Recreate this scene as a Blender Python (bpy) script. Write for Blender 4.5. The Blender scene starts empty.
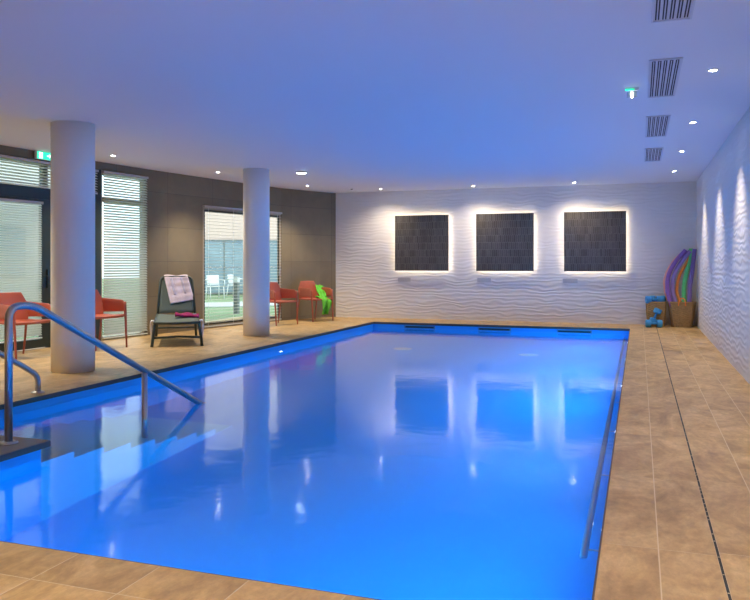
import bpy, bmesh, math, random
from mathutils import Vector, Matrix
random.seed(7)
C = bpy.context.scene.collection
PI = math.pi
CEIL = 2.85
WATER = -0.12
FLOORZ = -1.5
PX0, PX1, PY0, PY1 = -5.3, -0.16, 2.66, 15.1      # pool outline
XR, YF, YN = 1.07, 16.2, -1.6                     # right wall, far wall, wall behind the viewer

# ------------------------------------------------------------------ materials
def mat(name):
    m = bpy.data.materials.new(name); m.use_nodes = True
    nt = m.node_tree; b = nt.nodes['Principled BSDF']
    return m, nt, b
def simple(name, col, rough=.5, metal=0., spec=.5, bump=0., bscale=60., var=0., vscale=8.):
    m, nt, b = mat(name)
    b.inputs['Base Color'].default_value = (*col, 1)
    b.inputs['Roughness'].default_value = rough
    b.inputs['Metallic'].default_value = metal
    b.inputs['Specular IOR Level'].default_value = spec
    tc = nt.nodes.new('ShaderNodeTexCoord')
    if var > 0:
        n = nt.nodes.new('ShaderNodeTexNoise'); n.inputs['Scale'].default_value = vscale; n.inputs['Detail'].default_value = 5
        r = nt.nodes.new('ShaderNodeMix'); r.data_type = 'RGBA'
        r.inputs[6].default_value = (*[c * (1 - var) for c in col], 1)
        r.inputs[7].default_value = (*[min(1, c * (1 + var)) for c in col], 1)
        nt.links.new(tc.outputs['Object'], n.inputs['Vector'])
        nt.links.new(n.outputs['Fac'], r.inputs[0]); nt.links.new(r.outputs[2], b.inputs['Base Color'])
    if bump > 0:
        n = nt.nodes.new('ShaderNodeTexNoise'); n.inputs['Scale'].default_value = bscale; n.inputs['Detail'].default_value = 3
        bp = nt.nodes.new('ShaderNodeBump'); bp.inputs['Strength'].default_value = 1; bp.inputs['Distance'].default_value = bump
        nt.links.new(tc.outputs['Object'], n.inputs['Vector'])
        nt.links.new(n.outputs['Fac'], bp.inputs['Height']); nt.links.new(bp.outputs[0], b.inputs['Normal'])
    return m
def emit(name, col, strength):
    m, nt, b = mat(name)
    b.inputs['Base Color'].default_value = (*[c * .5 for c in col], 1)
    b.inputs['Emission Color'].default_value = (*col, 1)
    b.inputs['Emission Strength'].default_value = strength
    return m
def math_node(nt, op, a=None, b=None):
    n = nt.nodes.new('ShaderNodeMath'); n.operation = op
    for i, v in enumerate((a, b)):
        if v is None: continue
        if isinstance(v, (int, float)): n.inputs[i].default_value = v
        else: nt.links.new(v, n.inputs[i])
    return n.outputs[0]

def relief_mat(name, col, along):                 # wavy relief wall panels
    m, nt, b = mat(name)
    b.inputs['Base Color'].default_value = (*col, 1); b.inputs['Roughness'].default_value = .55
    tc = nt.nodes.new('ShaderNodeTexCoord'); sp = nt.nodes.new('ShaderNodeSeparateXYZ')
    nt.links.new(tc.outputs['Object'], sp.inputs[0])
    h = sp.outputs[along]; z = sp.outputs[2]
    cb = nt.nodes.new('ShaderNodeCombineXYZ')
    nt.links.new(math_node(nt, 'MULTIPLY', h, 2.3), cb.inputs[0]); nt.links.new(math_node(nt, 'MULTIPLY', z, 5.0), cb.inputs[1])
    n = nt.nodes.new('ShaderNodeTexNoise'); n.inputs['Scale'].default_value = 1.; n.inputs['Detail'].default_value = 1.2
    nt.links.new(cb.outputs[0], n.inputs['Vector'])
    ph = math_node(nt, 'ADD', math_node(nt, 'MULTIPLY', z, 80), math_node(nt, 'MULTIPLY', n.outputs['Fac'], 15.))
    s = math_node(nt, 'SINE', ph)
    s = math_node(nt, 'MULTIPLY', s, math_node(nt, 'ADD', n.outputs['Fac'], .1))
    bp = nt.nodes.new('ShaderNodeBump'); bp.inputs['Strength'].default_value = 1.; bp.inputs['Distance'].default_value = .0032 if along == 0 else .0026
    nt.links.new(s, bp.inputs['Height']); nt.links.new(bp.outputs[0], b.inputs['Normal'])
    return m

def tile_mat():
    m, nt, b = mat('brown_stone_tile')
    tc = nt.nodes.new('ShaderNodeTexCoord')
    at = nt.nodes.new('ShaderNodeAttribute'); at.attribute_name = 'tint'
    mp = nt.nodes.new('ShaderNodeMapping'); mp.inputs['Scale'].default_value = (1, .55, 1)
    nt.links.new(tc.outputs['Object'], mp.inputs[0])
    off = nt.nodes.new('ShaderNodeVectorMath'); off.operation = 'ADD'
    sc = nt.nodes.new('ShaderNodeVectorMath'); sc.operation = 'SCALE'; sc.inputs['Scale'].default_value = 13
    nt.links.new(at.outputs['Color'], sc.inputs[0]); nt.links.new(mp.outputs[0], off.inputs[0]); nt.links.new(sc.outputs[0], off.inputs[1])
    n1 = nt.nodes.new('ShaderNodeTexNoise'); n1.inputs['Scale'].default_value = 3.2; n1.inputs['Detail'].default_value = 8; n1.inputs['Roughness'].default_value = .65; n1.inputs['Distortion'].default_value = 1.2
    n2 = nt.nodes.new('ShaderNodeTexNoise'); n2.inputs['Scale'].default_value = 26; n2.inputs['Detail'].default_value = 6; n2.inputs['Roughness'].default_value = .7
    for n in (n1, n2): nt.links.new(off.outputs[0], n.inputs['Vector'])
    cr = nt.nodes.new('ShaderNodeValToRGB'); e = cr.color_ramp.elements
    e[0].position = .3; e[0].color = (.29, .175, .068, 1)
    e[1].position = .72; e[1].color = (.64, .435, .20, 1)
    k = e.new(.5); k.color = (.47, .30, .118, 1)
    nt.links.new(n1.outputs['Fac'], cr.inputs[0])
    f = math_node(nt, 'ADD', math_node(nt, 'MULTIPLY', n2.outputs['Fac'], .9), .50)
    f2 = math_node(nt, 'ADD', math_node(nt, 'MULTIPLY', at.outputs['Fac'], .22), .90)
    mul = nt.nodes.new('ShaderNodeVectorMath'); mul.operation = 'SCALE'
    nt.links.new(cr.outputs[0], mul.inputs[0]); nt.links.new(math_node(nt, 'MULTIPLY', f, f2), mul.inputs['Scale'])
    nt.links.new(mul.outputs[0], b.inputs['Base Color'])
    b.inputs['Roughness'].default_value = .48
    bp = nt.nodes.new('ShaderNodeBump'); bp.inputs['Distance'].default_value = .0012
    nt.links.new(n2.outputs['Fac'], bp.inputs['Height']); nt.links.new(bp.outputs[0], b.inputs['Normal'])
    return m

def brick_mat(name, c1, c2, mortar, bw, rh, ms, rough, uv=False, offset=.0, noise=.25, nscale=6., axes=(0, 2)):
    m, nt, b = mat(name)
    tc = nt.nodes.new('ShaderNodeTexCoord')
    br = nt.nodes.new('ShaderNodeTexBrick')
    br.inputs['Scale'].default_value = 1; br.inputs['Brick Width'].default_value = bw; br.inputs['Row Height'].default_value = rh
    br.inputs['Mortar Size'].default_value = ms; br.offset = offset; br.inputs['Bias'].default_value = 0
    br.inputs['Color1'].default_value = (*c1, 1); br.inputs['Color2'].default_value = (*c2, 1); br.inputs['Mortar'].default_value = (*mortar, 1)
    br.inputs['Mortar Smooth'].default_value = .1
    if uv: nt.links.new(tc.outputs['UV'], br.inputs['Vector'])
    else:
        sp = nt.nodes.new('ShaderNodeSeparateXYZ'); cb = nt.nodes.new('ShaderNodeCombineXYZ')
        nt.links.new(tc.outputs['Object'], sp.inputs[0])
        nt.links.new(sp.outputs[axes[0]], cb.inputs[0]); nt.links.new(sp.outputs[axes[1]], cb.inputs[1])
        nt.links.new(cb.outputs[0], br.inputs['Vector'])
    n = nt.nodes.new('ShaderNodeTexNoise'); n.inputs['Scale'].default_value = nscale; n.inputs['Detail'].default_value = 6; n.inputs['Distortion'].default_value = .6
    nt.links.new(tc.outputs['Object'], n.inputs['Vector'])
    mul = nt.nodes.new('ShaderNodeVectorMath'); mul.operation = 'SCALE'
    nt.links.new(br.outputs['Color'], mul.inputs[0])
    nt.links.new(math_node(nt, 'ADD', math_node(nt, 'MULTIPLY', n.outputs['Fac'], noise * 2), 1 - noise), mul.inputs['Scale'])
    nt.links.new(mul.outputs[0], b.inputs['Base Color']); b.inputs['Roughness'].default_value = rough
    bp = nt.nodes.new('ShaderNodeBump'); bp.inputs['Distance'].default_value = .002; bp.invert = True
    nt.links.new(br.outputs['Fac'], bp.inputs['Height']); nt.links.new(bp.outputs[0], b.inputs['Normal'])
    return m

def water_mat():
    m = bpy.data.materials.new('pool_water'); m.use_nodes = True; nt = m.node_tree
    nt.nodes.clear()
    out = nt.nodes.new('ShaderNodeOutputMaterial'); g = nt.nodes.new('ShaderNodeBsdfGlass')
    g.inputs['IOR'].default_value = 1.33; g.inputs['Roughness'].default_value = .085; g.inputs['Color'].default_value = (.93, .985, 1, 1)
    tc = nt.nodes.new('ShaderNodeTexCoord')
    n = nt.nodes.new('ShaderNodeTexNoise'); n.inputs['Scale'].default_value = 2.2; n.inputs['Detail'].default_value = 2.5
    n2 = nt.nodes.new('ShaderNodeTexNoise'); n2.inputs['Scale'].default_value = 14; n2.inputs['Detail'].default_value = 1
    for k in (n, n2): nt.links.new(tc.outputs['Object'], k.inputs['Vector'])
    h = math_node(nt, 'ADD', n.outputs['Fac'], math_node(nt, 'MULTIPLY', n2.outputs['Fac'], .085))
    bp = nt.nodes.new('ShaderNodeBump'); bp.inputs['Strength'].default_value = 1; bp.inputs['Distance'].default_value = .0038
    nt.links.new(h, bp.inputs['Height']); nt.links.new(bp.outputs[0], g.inputs['Normal'])
    nt.links.new(g.outputs[0], out.inputs['Surface'])
    vs = nt.nodes.new('ShaderNodeVolumeScatter'); vs.inputs['Color'].default_value = (.12, .55, 1, 1); vs.inputs['Density'].default_value = .05; vs.inputs['Anisotropy'].default_value = .0
    nt.links.new(vs.outputs[0], out.inputs['Volume'])
    return m
def pane_mat():
    m = bpy.data.materials.new('window_glass'); m.use_nodes = True; nt = m.node_tree; nt.nodes.clear()
    out = nt.nodes.new('ShaderNodeOutputMaterial'); mx = nt.nodes.new('ShaderNodeMixShader')
    t = nt.nodes.new('ShaderNodeBsdfTransparent'); t.inputs[0].default_value = (.88, .95, .94, 1)
    g = nt.nodes.new('ShaderNodeBsdfGlossy'); g.inputs['Roughness'].default_value = .01
    lw = nt.nodes.new('ShaderNodeLayerWeight'); lw.inputs[0].default_value = .15
    nt.links.new(math_node(nt, 'MULTIPLY', lw.outputs['Fresnel'], .6), mx.inputs[0])
    nt.links.new(t.outputs[0], mx.inputs[1]); nt.links.new(g.outputs[0], mx.inputs[2]); nt.links.new(mx.outputs[0], out.inputs[0])
    return m

def slat_mat():
    m, nt, b = mat('white_blind_slat'); out = nt.nodes['Material Output']
    b.inputs['Base Color'].default_value = (.72, .71, .69, 1); b.inputs['Roughness'].default_value = .5
    t = nt.nodes.new('ShaderNodeBsdfTranslucent'); t.inputs[0].default_value = (.90, .92, .90, 1)
    mx = nt.nodes.new('ShaderNodeMixShader'); mx.inputs[0].default_value = .8
    nt.links.new(b.outputs[0], mx.inputs[1]); nt.links.new(t.outputs[0], mx.inputs[2]); nt.links.new(mx.outputs[0], out.inputs['Surface'])
    return m
M = {}
M['ceiling'] = simple('white_ceiling_paint', (.80, .80, .80), .8, bump=.0005, bscale=40)
M['plaster'] = simple('white_plaster', (.86, .85, .83), .7, bump=.002, bscale=90)
M['relief_far'] = relief_mat('white_wave_relief', (.76, .72, .66), 0)
M['relief_right'] = relief_mat('white_wave_relief_side', (.74, .73, .73), 1)
M['tile'] = tile_mat()
M['grout'] = simple('sandy_grout', (.62, .50, .33), .9)
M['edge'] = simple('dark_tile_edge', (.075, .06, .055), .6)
M['taupe'] = brick_mat('taupe_wall_tile', (.165, .132, .078), (.190, .154, .092), (.09, .075, .048), 1.2, .605, .004, .55, uv=True, noise=.28, nscale=2.3)
M['liner'] = simple('blue_pool_liner', (.035, .40, .84), .45)
M['mosaic'] = brick_mat('dark_stick_mosaic', (.055, .048, .040), (.10, .088, .072), (.17, .15, .125), .042, .1525, .0022, .45, offset=.5, noise=.35, nscale=30)
M['panel_edge'] = simple('dark_panel_edge', (.04, .04, .035), .4)
M['led'] = emit('warm_led_strip', (1., .86, .66), 13)
M['lens'] = emit('downlight_lens', (1., .95, .86), 60)
M['pool_lens'] = emit('pool_lamp_lens', (.8, .9, 1.), 9)
M['emer'] = emit('emergency_lamp_lens', (.85, 1., .98), 14)
M['green'] = emit('green_exit_face', (.02, .72, .38), 1.3)
M['white_glow'] = emit('white_exit_pictogram', (1, 1, .98), 1.6)
M['white_plastic'] = simple('white_plastic', (.75, .75, .75), .4)
M['steel'] = simple('brushed_stainless_steel', (.52, .51, .49), .33, 1.0, bump=.0004, bscale=25, var=.06, vscale=12)
M['dark_frame'] = simple('dark_green_grey_frame', (.018, .032, .032), .45)
M['beige_frame'] = simple('beige_frame', (.42, .36, .27), .5)
M['pane'] = pane_mat()
M['slat'] = slat_mat()
M['black'] = simple('black_slot', (.012, .012, .016), .7)
M['vent_white'] = simple('white_vent_metal', (.66, .66, .68), .5)
M['red'] = simple('coral_red_plastic', (.42, .10, .055), .45, bump=.001, bscale=160, var=.06)
M['lounger_frame'] = simple('dark_green_resin', (.028, .045, .040), .5)
M['sling'] = simple('grey_green_sling', (.085, .115, .10), .75, bump=.0008, bscale=320, var=.12, vscale=50)
M['pale_resin'] = simple('pale_grey_resin', (.8, .8, .77), .5)
M['towel_w'] = simple('lilac_white_towel', (.66, .56, .60), .95, bump=.004, bscale=90, var=.12, vscale=9)
M['towel_w2'] = simple('towel_stripe_grey', (.50, .46, .56), .95, bump=.004, bscale=90)
M['towel_m'] = simple('magenta_towel', (.25, .008, .085), .95, bump=.004, bscale=90, var=.25)
M['towel_g'] = simple('green_towel', (.10, .42, .03), .95, bump=.006, bscale=60, var=.35, vscale=14)
M['foam_blue'] = simple('blue_foam', (.045, .27, .58), .85, bump=.001, bscale=200, var=.06)
M['wicker'] = simple('brown_wicker', (.36, .225, .085), .7, bump=.004, bscale=70, var=.5, vscale=28)
M['wicker_dark'] = simple('dark_wicker_band', (.09, .055, .028), .7, bump=.003, bscale=70, var=.4, vscale=28)
for n, c in (('purple', (.25, .12, .40)), ('lavender', (.38, .26, .56)), ('orange', (.95, .30, .05)), ('mint', (.16, .74, .24)), ('salmon', (.85, .42, .30)), ('violet', (.23, .15, .36))):
    M[n] = simple(n + '_foam', c, .85, bump=.001, bscale=160, var=.06)
M['water'] = water_mat()
M['lawn'] = simple('lawn_grass', (.26, .34, .19), .95, bump=.03, bscale=50, var=.35, vscale=14)
M['path'] = simple('pale_gravel', (.5, .5, .48), .9, bump=.01, bscale=60, var=.15, vscale=30)
M['render_pink'] = simple('pinkish_render', (.74, .53, .46), .85, bump=.003, bscale=80, var=.05)
M['render_white'] = simple('white_render', (.66, .61, .58), .85, bump=.003, bscale=80, var=.04)
M['ext_glass'] = simple('curtained_glass', (.26, .33, .38), .12, var=.35, vscale=2.2)
M['ext_frame'] = simple('grey_window_frame', (.18, .20, .20), .5)
M['chrome'] = simple('bright_chrome', (.75, .76, .78), .15, 1.0)
M['plaque'] = simple('pale_grey_plaque', (.52, .50, .49), .35)

# ------------------------------------------------------------------ mesh helpers
def obj(name, bm, m, parent=None, smooth=False, loc=None):
    me = bpy.data.meshes.new(name); bmesh.ops.recalc_face_normals(bm, faces=bm.faces)
    if smooth:
        for f in bm.faces: f.smooth = True
    bm.to_mesh(me); bm.free()
    o = bpy.data.objects.new(name, me); C.objects.link(o)
    for k in (m if isinstance(m, (list, tuple)) else [m]): me.materials.append(k)
    if parent: o.parent = parent
    if loc: o.location = loc
    return o
def box(bm, x0, x1, y0, y1, z0, z1, mi=0):
    vs = [bm.verts.new(p) for p in ((x0, y0, z0), (x1, y0, z0), (x1, y1, z0), (x0, y1, z0), (x0, y0, z1), (x1, y0, z1), (x1, y1, z1), (x0, y1, z1))]
    for f in ((0, 3, 2, 1), (4, 5, 6, 7), (0, 1, 5, 4), (1, 2, 6, 5), (2, 3, 7, 6), (3, 0, 4, 7)):
        bm.faces.new([vs[i] for i in f]).material_index = mi
def bxs(*boxes):
    bm = bmesh.new()
    for b in boxes: box(bm, *b)
    return bm
def smoothpath(pts, n=6):
    pts = [Vector(p) for p in pts]; out = []
    P = [pts[0] * 2 - pts[1]] + pts + [pts[-1] * 2 - pts[-2]]
    for i in range(1, len(P) - 2):
        for k in range(n):
            t = k / n; a, b, c, d = P[i - 1], P[i], P[i + 1], P[i + 2]
            out.append(.5 * ((2 * b) + (c - a) * t + (2 * a - 5 * b + 4 * c - d) * t * t + (3 * b - a - 3 * c + d) * t ** 3))
    out.append(pts[-1]); return out
def tube(bm, pts, r, seg=12, cap=True, flat=1.):
    pts = [Vector(p) for p in pts]; n = len(pts)
    rs = r if isinstance(r, (list, tuple)) else [r] * n
    rings = []; up = Vector((0, 0, 1)); prev = None
    for i, p in enumerate(pts):
        t = (pts[min(i + 1, n - 1)] - pts[max(i - 1, 0)]).normalized()
        if prev is None:
            a = up if abs(t.z) < .9 else Vector((0, 1, 0))
            u = t.cross(a).normalized()
        else:
            u = (prev - t * prev.dot(t)).normalized()
        v = t.cross(u); prev = u
        rings.append([bm.verts.new(p + (u * math.cos(2 * PI * k / seg) + v * math.sin(2 * PI * k / seg) * flat) * rs[i]) for k in range(seg)])
    for a, b in zip(rings, rings[1:]):
        for k in range(seg): bm.faces.new((a[k], a[(k + 1) % seg], b[(k + 1) % seg], b[k]))
    if cap: bm.faces.new(rings[0][::-1]); bm.faces.new(rings[-1])
def tb(pts, r, seg=12, flat=1.):
    bm = bmesh.new(); tube(bm, pts, r, seg, True, flat); return bm
def rounded(pts, rad, n=6):                       # polyline with rounded corners
    pts = [Vector(p) for p in pts]; out = [pts[0]]
    for i in range(1, len(pts) - 1):
        a = (pts[i - 1] - pts[i]); b = (pts[i + 1] - pts[i]); q = min(rad, a.length * .45, b.length * .45)
        s, e = pts[i] + a.normalized() * q, pts[i] + b.normalized() * q
        for k in range(n + 1):
            t = k / n; out.append(s * (1 - t) ** 2 + pts[i] * 2 * t * (1 - t) + e * t * t)
    out.append(pts[-1]); return out
def lathe(prof, seg=24, cap=True):
    bm = bmesh.new(); rings = []
    for r, z in prof: rings.append([bm.verts.new((r * math.cos(2 * PI * k / seg), r * math.sin(2 * PI * k / seg), z)) for k in range(seg)])
    for a, b in zip(rings, rings[1:]):
        for k in range(seg): bm.faces.new((a[k], a[(k + 1) % seg], b[(k + 1) % seg], b[k]))
    if cap: bm.faces.new(rings[0][::-1]); bm.faces.new(rings[-1])
    return bm
def sheet(fn, nu, nv, th):
    bm = bmesh.new(); g = [[bm.verts.new(fn(i / nu, j / nv)) for j in range(nv + 1)] for i in range(nu + 1)]
    fs = [bm.faces.new((g[i][j], g[i + 1][j], g[i + 1][j + 1], g[i][j + 1])) for i in range(nu) for j in range(nv)]
    bmesh.ops.recalc_face_normals(bm, faces=bm.faces)
    bmesh.ops.solidify(bm, geom=bm.faces[:], thickness=th)
    return bm
def extrude_poly(pts, d):                         # pts: closed 3-D polygon, d: offset vector
    bm = bmesh.new(); a = [bm.verts.new(p) for p in pts]; b = [bm.verts.new(Vector(p) + Vector(d)) for p in pts]
    bm.faces.new(a[::-1]); bm.faces.new(b)
    for i in range(len(pts)): j = (i + 1) % len(pts); bm.faces.new((a[i], a[j], b[j], b[i]))
    return bm
def bevel(o, w, seg=2):
    m = o.modifiers.new('bevel', 'BEVEL'); m.width = w; m.segments = seg; m.limit_method = 'ANGLE'
    return o
def tag(o, label=None, cat=None, group=None, kind=None):
    if label: o['label'] = label
    if cat: o['category'] = cat
    if group: o['group'] = group
    if kind: o['kind'] = kind
    return o
def thing(name, label, cat, loc=(0, 0, 0), rz=0., group=None, kind=None):
    o = bpy.data.objects.new(name, None); C.objects.link(o); o.location = loc; o.rotation_euler = (0, 0, rz)
    o.empty_display_size = .1
    return tag(o, label, cat, group, kind)
def dup(o, loc=None, rz=None, label=None, parent=None):
    c = o.copy(); C.objects.link(c)
    if parent is not None: c.parent = parent
    if loc is not None: c.location = loc
    if rz is not None: c.rotation_euler = (0, 0, rz)
    if label: c['label'] = label
    for ch in list(o.children): dup(ch, parent=c)
    return c
def lamp(name, kind, parent, loc, rot, energy, col, **kw):
    l = bpy.data.lights.new(name, kind); l.energy = energy; l.color = col
    for k, v in kw.items(): setattr(l, k, v)
    o = bpy.data.objects.new(name, l); C.objects.link(o); o.location = loc; o.rotation_euler = rot
    if parent: o.parent = parent
    return o

# ------------------------------------------------------------------ curved left wall line
WP = [(YN - .1, -8.42), (3, -8.38), (6, -8.31), (6.3, -8.295), (9.9, -8.10), (10.98, -7.965), (12.4, -7.75), (14.74, -7.27), (15.3, -7.04), (15.8, -6.82), (YF, -6.60)]
def left_wall():
    bm = bmesh.new(); uv = bm.loops.layers.uv.new('UVMap'); T = Vector((-1, 0, 0)) * .06
    s = [0]
    for a, b in zip(WP, WP[1:]): s.append(s[-1] + math.hypot(b[0] - a[0], b[1] - a[1]))
    for i, (a, b) in enumerate(zip(WP, WP[1:])):
        zr = [(-.02, CEIL + .02)]
        if a[0] in (6.3, 9.9): zr = [(2.73, CEIL + .02)]
        if a[0] == 12.4: zr = [(2.31, CEIL + .02)]
        for z0, z1 in zr:
            A = Vector((a[1], a[0], 0)); B = Vector((b[1], b[0], 0))
            q = [(A, z0), (B, z0), (B, z1), (A, z1)]
            f = [bm.verts.new(p + Vector((0, 0, z))) for p, z in q]
            k = [bm.verts.new(p + T + Vector((0, 0, z))) for p, z in q]
            face = bm.faces.new(f)
            us = [s[i], s[i + 1], s[i + 1], s[i]]
            for lp, u, (p, z) in zip(face.loops, us, q): lp[uv].uv = (u, z + .55)
            bm.faces.new(k[::-1])
            for n in range(4): m = (n + 1) % 4; bm.faces.new((f[n], f[m], k[m], k[n]))
    return obj('wall_left', bm, M['taupe'])
w = tag(left_wall(), 'curved wall of large taupe stone tiles behind the chairs', 'wall', kind='structure')
tag(obj('wall_far', bxs((-6.9, XR + .2, YF, YF + .2, -.02, CEIL + .02)), M['relief_far']), 'white wave-relief wall behind the three glowing panels', 'wall', kind='structure')
tag(obj('wall_right', bxs((XR, XR + .2, YN, YF + .2, -.02, CEIL + .02)), M['relief_right']), 'white wave-relief wall along the right deck', 'wall', kind='structure')
tag(obj('wall_near', bxs((-8.7, XR + .2, YN - .2, YN, -.02, CEIL + .02)), M['plaster']), 'white plaster wall at the near end', 'wall', kind='structure')
tag(obj('ceiling', bxs((-8.7, XR + .2, YN - .2, YF + .2, CEIL, CEIL + .15)), M['ceiling']), 'flat white painted ceiling', 'ceiling', kind='structure')

# ------------------------------------------------------------------ floor: every tile a shallow slab over the grout
def floor_mesh():
    bm = bmesh.new(); col = bm.loops.layers.float_color.new('tint')
    g = .0028
    def tile(x0, x1, y0, y1):
        if x1 - x0 < .02 or y1 - y0 < .02: return
        n = len(bm.verts); t = random.random(); nf = len(bm.faces)
        box(bm, x0 + g, x1 - g, y0 + g, y1 - g, -.03, 0)
        bm.faces.ensure_lookup_table()
        for f in bm.faces[nf:]:
            for lp in f.loops: lp[col] = (t, (t * 7.3) % 1, (t * 3.1) % 1, 1)
    def grid(xs, ys, x0, x1, y0, y1):
        for a, b in zip(xs, xs[1:]):
            for c, d in zip(ys, ys[1:]):
                tile(max(a, x0), min(b, x1), max(c, y0), min(d, y1))
    ys = [3.53 + 1.15 * k for k in range(-5, 12)]
    grid([-.16, .08, .3155], ys, -.16, .3155, YN, YF)
    grid([.3245, .57, .80, XR + .05], [y + .04 for y in ys], .3245, XR + .05, YN, YF)
    nx = [-2.27 + .41 * k for k in range(-16, 8)]
    grid(nx, [2.66 - .28, 2.66], -8.6, -.16, YN, 2.66)
    grid(nx, [2.38 - .82 * k for k in range(6, -1, -1)], -8.6, -.16, YN, 2.38)
    grid([-5.3 - .24, -5.3], ys, -5.6, -5.3, 2.66, YF)
    grid([-5.54 - .6 * k for k in range(6, -1, -1)], ys, -8.6, -5.54, 2.66, YF)
    grid([-6.45 + 1.15 * k for k in range(0, 8)], [PY1, PY1 + .28], -5.3, -.16, PY1, YF)
    grid([-6.45 + 1.15 * k for k in range(0, 8)], [PY1 + .28, YF + .05], -5.3, -.16, PY1, YF + .05)
    nf = len(bm.faces)
    for b in ((-.155, XR + .05, YN, YF + .05), (-8.7, -.155, YN, 2.655), (-8.7, -5.305, 2.655, YF + .05), (-5.305, -.155, PY1 + .005, YF + .05)):
        box(bm, b[0], b[1], b[2], b[3], -.10, -.0006, 1)
    return obj('floor', bm, [M['tile'], M['grout']])
tag(floor_mesh(), 'brown stone tile deck with sandy grout around the pool', 'floor', kind='structure')
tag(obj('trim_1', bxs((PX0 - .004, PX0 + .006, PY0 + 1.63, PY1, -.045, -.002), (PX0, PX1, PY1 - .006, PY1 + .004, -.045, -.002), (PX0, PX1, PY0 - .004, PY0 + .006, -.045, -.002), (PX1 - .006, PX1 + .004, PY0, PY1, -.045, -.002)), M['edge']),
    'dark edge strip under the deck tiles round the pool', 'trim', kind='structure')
# slot drain
bm = bmesh.new(); box(bm, .3145, .3255, YN + .1, YF - .02, -.03, -.0004)
dr = obj('floor_drain', bm, M['black']); tag(dr, 'long thin black slot drain in the right-hand tile deck', 'drain')
bm = bmesh.new(); y = 0.2
while y < YF - .1:
    box(bm, .316, .324, y, y + random.uniform(.003, .009), -.03, .0002); y += random.uniform(.03, .22)
obj('grate_bars', bm, M['grout'], dr)['kind'] = 'stuff'

# ------------------------------------------------------------------ pool
Z0 = -.045
bm = bmesh.new(); t = .25; ZT = Z0 + .004
box(bm, PX0 - t, PX0, PY0 - t, PY1 + t, FLOORZ, ZT - .075); box(bm, PX1, PX1 + t, PY0 - t, PY1 + t, FLOORZ, ZT - .075)
box(bm, PX0 + .0, PX1 - .0, PY0 - t, PY0, FLOORZ, ZT - .075); box(bm, PX0, PX1, PY1, PY1 + t, FLOORZ, ZT - .075)
box(bm, PX0 - .003, PX0 + .0005, PY0, PY1, ZT - .074, ZT); box(bm, PX1 - .0005, PX1 + .003, PY0, PY1, ZT - .074, ZT)
box(bm, PX0, PX1, PY0 - .003, PY0 + .0005, ZT - .074, ZT); box(bm, PX0, PX1, PY1 - .0005, PY1 + .003, ZT - .074, ZT)
box(bm, PX0 - t, PX1 + t, PY0 - t, PY1 + t, FLOORZ - .1, FLOORZ)
tag(obj('pool_basin', bm, M['liner']), 'rectangular blue-lined pool basin sunk in the deck', 'pool', kind='structure')
bm = bxs((PX0 - .02, PX1 + .02, PY0 - .02, PY1 + .02, FLOORZ - .03, WATER))
tag(obj('pool_water', bm, M['water']), 'still vivid blue water filling the pool', 'water', kind='stuff')
# entry platform and steps
SX = -3.96
pf = thing('pool_platform', 'grey-brown slab platform over the blue block at the top of the steps', 'platform', (-4.62, 3.5, 0), kind='structure')
o = obj('slab', bxs((-.68 + .004, .70, -.84, .79, -.045, .0)), simple('grey_brown_slab', (.24, .19, .145), .55, bump=.001, bscale=40, var=.25, vscale=6), pf); bevel(o, .003)
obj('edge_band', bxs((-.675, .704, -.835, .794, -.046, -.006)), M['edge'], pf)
obj('block', bxs((-.675, .66, -.835, .75, FLOORZ, -.046)), M['liner'], pf)
bm = bmesh.new()
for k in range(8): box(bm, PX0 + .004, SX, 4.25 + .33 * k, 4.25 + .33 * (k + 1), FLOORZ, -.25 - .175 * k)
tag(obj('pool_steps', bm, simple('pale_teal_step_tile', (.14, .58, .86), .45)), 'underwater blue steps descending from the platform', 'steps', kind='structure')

# handrails
def flange(x, y, z, par):
    o = obj('flange', lathe([(.062, 0), (.062, .006), (.045, .014), (.03, .016)]), M['steel'], par, True, (x, y, z)); return o
hr = thing('handrail', 'curved stainless steel handrail on the platform, sloping down into the water', 'handrail', (-4.12, 4.12, 0))
obj('rail', tb(rounded([(0, 0, .005), (0, 0, .945), (.005, .22, .945), (.08, 2.36, -.155)], .11), .0265, 16), M['steel'], hr, True)
flange(0, 0, 0, hr)
obj('support_post', tb([(.05, 1.46, -.95), (.05, 1.46, .29)], .0255, 16), M['steel'], hr, True)
flange(.05, 1.46, -.95, hr)
for a in range(4): obj('bolt', lathe([(.007, 0), (.007, .008), (.003, .011)], 8), M['steel'], hr, True, (.05 * math.cos(a * PI / 2 + .6), .05 * math.sin(a * PI / 2 + .6), .007))
h2 = thing('handrail', 'low stainless steel handrail on the left deck edge, bending down to the tiles', 'handrail', (-5.46, 5.82, 0))
obj('rail', tb(rounded([(0, 0, .005), (0, 0, .16), (0, -.16, .26), (0, -1.42, .955), (0, -1.66, .955), (0, -1.66, .005)], .11), .0265, 16), M['steel'], h2, True)
flange(0, 0, 0, h2); flange(0, -1.66, 0, h2)
gr = thing('grab_rail', 'long straight steel grab rail just under water along the right pool side', 'grab rail', (-.25, 3.72, -.19))
obj('rail', tb([(0, 0, 0), (0, 10.9, 0)], .019, 14), M['steel'], gr, True)
for y in (.10, 1.45, 2.8, 4.15, 5.5, 6.85, 8.2, 9.55, 10.8): obj('bracket', tb([(0, y, 0), (.088, y, 0)], .008, 8), M['steel'], gr, True)
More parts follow.
